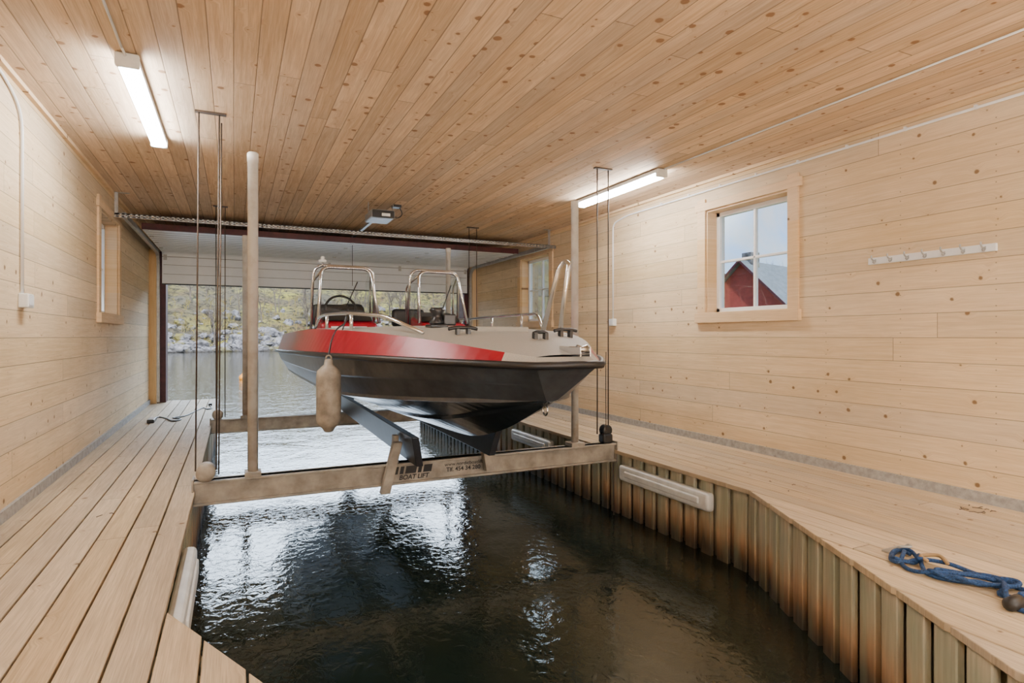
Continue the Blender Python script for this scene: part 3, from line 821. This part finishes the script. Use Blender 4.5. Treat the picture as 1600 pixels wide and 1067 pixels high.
    boxes('hoop_foot', [((2.11, 3.98, .0), (2.19, 4.06, .02)), ((2.13, 3.76, -.01), (2.21, 3.84, .015))], M_alu, e, .003)
    def cleat(x, y, z, L=.11):
        tubes('mooring_cleat', [smooth_path([(x-L, y, z+.045), (x-L*.5, y, z+.055), (x, y, z+.055), (x+L*.5, y, z+.055), (x+L, y, z+.045)], 4)], .012, M_blackp, e, 8)
        boxes('cleat_base', [((x-.05, y-.02, z-.005), (x-.025, y+.02, z+.05)), ((x+.025, y-.02, z-.005), (x+.05, y+.02, z+.05))], M_blackp, e, .004)
    cleat(1.35, 3.62, .0, .10); cleat(2.08, 3.55, -.01, .09); cleat(1.75, 3.3, -.03, .05)
    box('windlass_base', (1.33, 4.25, .06), (1.47, 4.40, .09), M_blackp, e, .01)
    lathe('windlass', [(.05, 0), (.06, .02), (.035, .05), (.035, .08), (.06, .11), (.045, .13)], (1.40, 4.32, .085), M_blackp, e, 18)
    box('windlass_box', (1.44, 4.27, .08), (1.54, 4.37, .17), M_blackp, e, .012)
    boxes('bow_roller_cheek', [((XC+.055, 2.75, -.115), (XC+.062, 2.98, -.06)), ((XC+.118, 2.75, -.115), (XC+.125, 2.98, -.06))], M_alu, e, .002)
    lathe('bow_roller', [(.01, -.028), (.028, -.028), (.018, 0), (.028, .028), (.01, .028)], (XC+.09, 2.79, -.075), M_alu, e, 16, 'X')
    ring = [Vector((XC, 3.05+.028*math.cos(a), -.435+.028*math.sin(a))) for a in [i*math.pi/8 for i in range(16)]]
    tubes('tow_eye', [ring], .007, M_alu, e, 6, closed=True)
    oy = 9.45
    boxes('outboard_leg', [((XC-.07, oy-.12, -.95), (XC+.07, oy+.12, .05))], M_blackp, e, .03)
    box('outboard_cowling', (XC-.19, oy-.25, .02), (XC+.19, oy+.32, .50), M_blackp, e, .10)
    box('outboard_bracket', (XC-.13, 9.19, -.35), (XC+.13, 9.36, .06), M_galv, e, .01)
    box('cavitation_plate', (XC-.12, oy-.12, -.78), (XC+.12, oy+.3, -.765), M_blackp, e, .003)
    lathe('gearcase', [(.01, -.2), (.05, -.12), (.055, .1), (.04, .2)], (XC, oy, -.95), M_blackp, e, 16, 'Y')
    for kk in range(3):
        a = kk*2.094; d = Vector((math.cos(a), 0, math.sin(a))); p = Vector((-math.sin(a), 0, math.cos(a)))
        cpt = Vector((XC, oy+.22, -.95))
        q = [cpt+d*.03-p*.03, cpt+d*.15-p*.06+Vector((0, .03, 0)), cpt+d*.17+p*.03+Vector((0, .05, 0)), cpt+d*.04+p*.03+Vector((0, .05, 0))]
        V = q+[v+Vector((0, .008, 0)) for v in q]
        mesh_obj('propeller_blade', V, [(0, 1, 2, 3), (7, 6, 5, 4), (0, 4, 5, 1), (1, 5, 6, 2), (2, 6, 7, 3), (3, 7, 4, 0)], M_galv, e)
boat()

def fender():
    e = empty('boat_fender')
    c = (.598, 4.28, 0)
    lathe('body', [(.018, -.67), (.03, -.665), (.045, -.64), (.078, -.61), (.084, -.57), (.084, -.28), (.078, -.245), (.05, -.215), (.032, -.20), (.026, -.165), (.012, -.16)], c, M_fender, e, 28)
    tubes('eye', [[Vector((.598+.018*math.cos(a), 4.28, -.155+.02*math.sin(a))) for a in [i*math.pi/6 for i in range(12)]]], .006, M_fender, e, 6, closed=True)
    tubes('lanyard', [smooth_path([(.598, 4.28, -.14), (.63, 4.36, -.03), (.68, 4.45, .05), (.76, 4.6, .10), (.79, 4.64, .175)], 6),
                      smooth_path([(.79, 4.64, .19), (.77, 4.62, .12), (.745, 4.6, .05), (.76, 4.62, .09), (.785, 4.65, .17)], 6)], .006, M_black, e, 6)
fender()

def bumper(name, x, y0, y1, z0, z1, s):
    e = empty(name)
    xa, xb = sorted((x, x+s*.075))
    box('body', (xa, y0, z0), (xb, y1, z1), M_plastic, e, .028)
    xc, xd = sorted((x+s*.06, x+s*.088))
    box('raised_rib', (xc, y0+.10, z0+.045), (xd, y1-.10, z1-.045), M_plastic, e, .012)
bumper('dock_bumper', 3.327, 3.42, 4.58, -1.345, -1.20, -1)
bumper('dock_bumper.001', 3.327, 5.92, 6.95, -1.345, -1.20, -1)
bumper('dock_bumper.002', -.266, 2.85, 3.85, -1.38, -1.20, 1)

# ------------------------------------------------------------------ rope, power strip, debris
def rope():
    z = ZF+.012; random.seed(11)
    def loops(cx, cy, n, rx, ry, z0, rot=0):
        out = []
        for i in range(n*10):
            a = i*2*math.pi/10; f = 1+.22*math.sin(i*.7); px, py = rx*f*math.cos(a)+.02*math.sin(i*1.3), ry*f*math.sin(a)
            out.append((cx+px*math.cos(rot)-py*math.sin(rot), cy+px*math.sin(rot)+py*math.cos(rot), z0+.012*(i % 3)/2+.004*(i//10)))
        return out
    p1 = loops(2.93, 1.76, 2, .085, .055, z, .4)+[(2.88, 1.66, z), (2.83, 1.60, z), (2.86, 1.52, z)]+loops(2.90, 1.48, 2, .14, .05, z+.01, -.9)+[(2.88, 1.36, z), (2.93, 1.28, z)]+loops(2.94, 1.22, 2, .10, .05, z+.012, -.5)
    p2 = [(3.02, 1.83, z), (2.95, 1.79, z+.02), (2.85, 1.74, z), (2.81, 1.66, z), (2.84, 1.57, z+.02), (2.95, 1.47, z+.02), (3.02, 1.36, z), (3.05, 1.22, z), (2.99, 1.08, z), (2.85, .95, z)]
    p3 = [(2.9, 1.70, z+.03), (2.99, 1.62, z+.02), (3.03, 1.52, z), (2.98, 1.40, z+.02), (2.88, 1.34, z+.03), (2.80, 1.28, z), (2.82, 1.16, z), (2.93, 1.08, z+.02), (3.0, .98, z)]
    e = empty('mooring_rope')
    for p in (p1, p2, p3): tubes('strand', [smooth_path(p, 5)], .0095, M_rope, e, 8)
    tubes('whipping', [smooth_path([(2.96, 1.60, z+.03), (3.0, 1.66, z+.04), (2.95, 1.71, z+.03), (2.91, 1.66, z+.03)], 5)], .009, M_brownrope, e, 8)
    lathe('rubber_snubber', [(.012, -.05), (.026, -.04), (.028, .03), (.012, .05)], (2.80, 1.27, ZF+.028), M_black, e, 16, 'X')
    boxes('shackle_plate', [((2.95, 1.84, ZF), (3.08, 1.90, ZF+.012))], M_galv, e, .003)
    tubes('shackle', [smooth_path([(2.99, 1.86, ZF+.01), (2.99, 1.83, ZF+.04), (3.02, 1.80, ZF+.045), (3.05, 1.83, ZF+.04), (3.05, 1.86, ZF+.01)], 4)], .007, M_galv, e)
rope()
def strip():
    e = empty('power_strip'); z = ZF+.008
    box('body', (-.98, 8.55, ZF), (-.90, 8.85, ZF+.045), M_blackp, e, .01)
    boxes('sockets', [((-.965, 8.58+i*.065, ZF+.045), (-.915, 8.62+i*.065, ZF+.048)) for i in range(4)], M_white, e)
    tubes('cord', [smooth_path([(-.94, 8.85, z+.01), (-.9, 9.1, z), (-.8, 8.9, z), (-.7, 8.6, z), (-.62, 8.75, z), (-.72, 8.85, z+.01), (-.6, 9.1, z), (-.5, 9.6, z), (-.42, 10.0, z), (-.36, 9.8, z), (-.3, 9.9, z), (-.34, 10.3, z)], 6)], .009, M_black, e, 6)
    box('plug', (-.36, 10.28, ZF), (-.31, 10.36, ZF+.04), M_blackp, e, .008)
strip()
random.seed(5)
P = []
for cx, cy, n, s in ((4.2, 2.1, 14, .08), (3.7, 4.6, 4, .2), (-.75, 4.2, 2, .1), (4.0, 6.6, 3, .2), (3.55, 3.0, 3, .15)):
    for _ in range(n):
        x = cx+random.uniform(-s, s); y = cy+random.uniform(-s, s); a = random.uniform(0, 6.28); L = random.uniform(.02, .05)
        P.append([(x, y, ZF+.003), (x+L*math.cos(a)*.5, y+L*math.sin(a)*.5, ZF+.006), (x+L*math.cos(a+.3), y+L*math.sin(a+.3), ZF+.003)])
tubes('twig_litter', P, .0022, M_wire, None, 5)

# ------------------------------------------------------------------ sky, sun, camera
w = bpy.data.worlds.new('sky'); scene.world = w; w.use_nodes = True
nt = NT(w); bg = nt.n['Background']
sky = nt.new('ShaderNodeTexSky'); sky.sky_type = 'NISHITA'; sky.sun_disc = False
sky.sun_elevation = math.radians(38); sky.sun_rotation = math.radians(190); sky.altitude = 0; sky.air_density = 1.1; sky.dust_density = 1.0
tc = nt.new('ShaderNodeTexCoord')
cl = nt.noise(tc.outputs['Generated'], 3.2, 6, .6, .3)
cl2 = nt.noise(tc.outputs['Generated'], 7.0, 6, .6, .4)
skc = nt.mix(1.0, sky.outputs[0], (.17, .22, .34), 'MULTIPLY')
c = nt.mix(nt.mr(cl2, .42, .60, .05, .85), skc, (1.3, 1.36, 1.45))
# unseen bright sky patch beyond the door, added to brighten the water's reflections
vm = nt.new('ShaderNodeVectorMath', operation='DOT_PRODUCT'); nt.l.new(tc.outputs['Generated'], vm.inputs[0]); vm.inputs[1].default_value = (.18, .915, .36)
sky_boost = nt.mr(vm.outputs['Value'], .80, .92)
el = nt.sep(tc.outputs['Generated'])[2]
sky_boost = nt.m('MULTIPLY', nt.m('MULTIPLY', sky_boost, nt.mr(cl, .35, .6, .6, 1.0)), nt.mr(el, .12, .24))
c = nt.mix(sky_boost, c, (10.5, 12.8, 15.4))
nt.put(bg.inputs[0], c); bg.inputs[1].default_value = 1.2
sun = bpy.data.lights.new('sun', 'SUN'); sun.energy = 8.0; sun.angle = math.radians(1); sun.color = (1, .96, .90)
so = bpy.data.objects.new('sun', sun); link(so)
so.rotation_euler = Vector((.10, .70, -.70)).to_track_quat('-Z', 'Y').to_euler()

cam = bpy.data.cameras.new('camera'); co = bpy.data.objects.new('camera', cam); link(co)
cam.sensor_width = 36; cam.lens = 923/1600*36; cam.shift_y = -8.5/1600; cam.clip_end = 500; cam.clip_start = .05
co.location = (0, 0, 0); co.rotation_euler = (math.pi/2, 0, -math.radians(25.2))
scene.camera = co
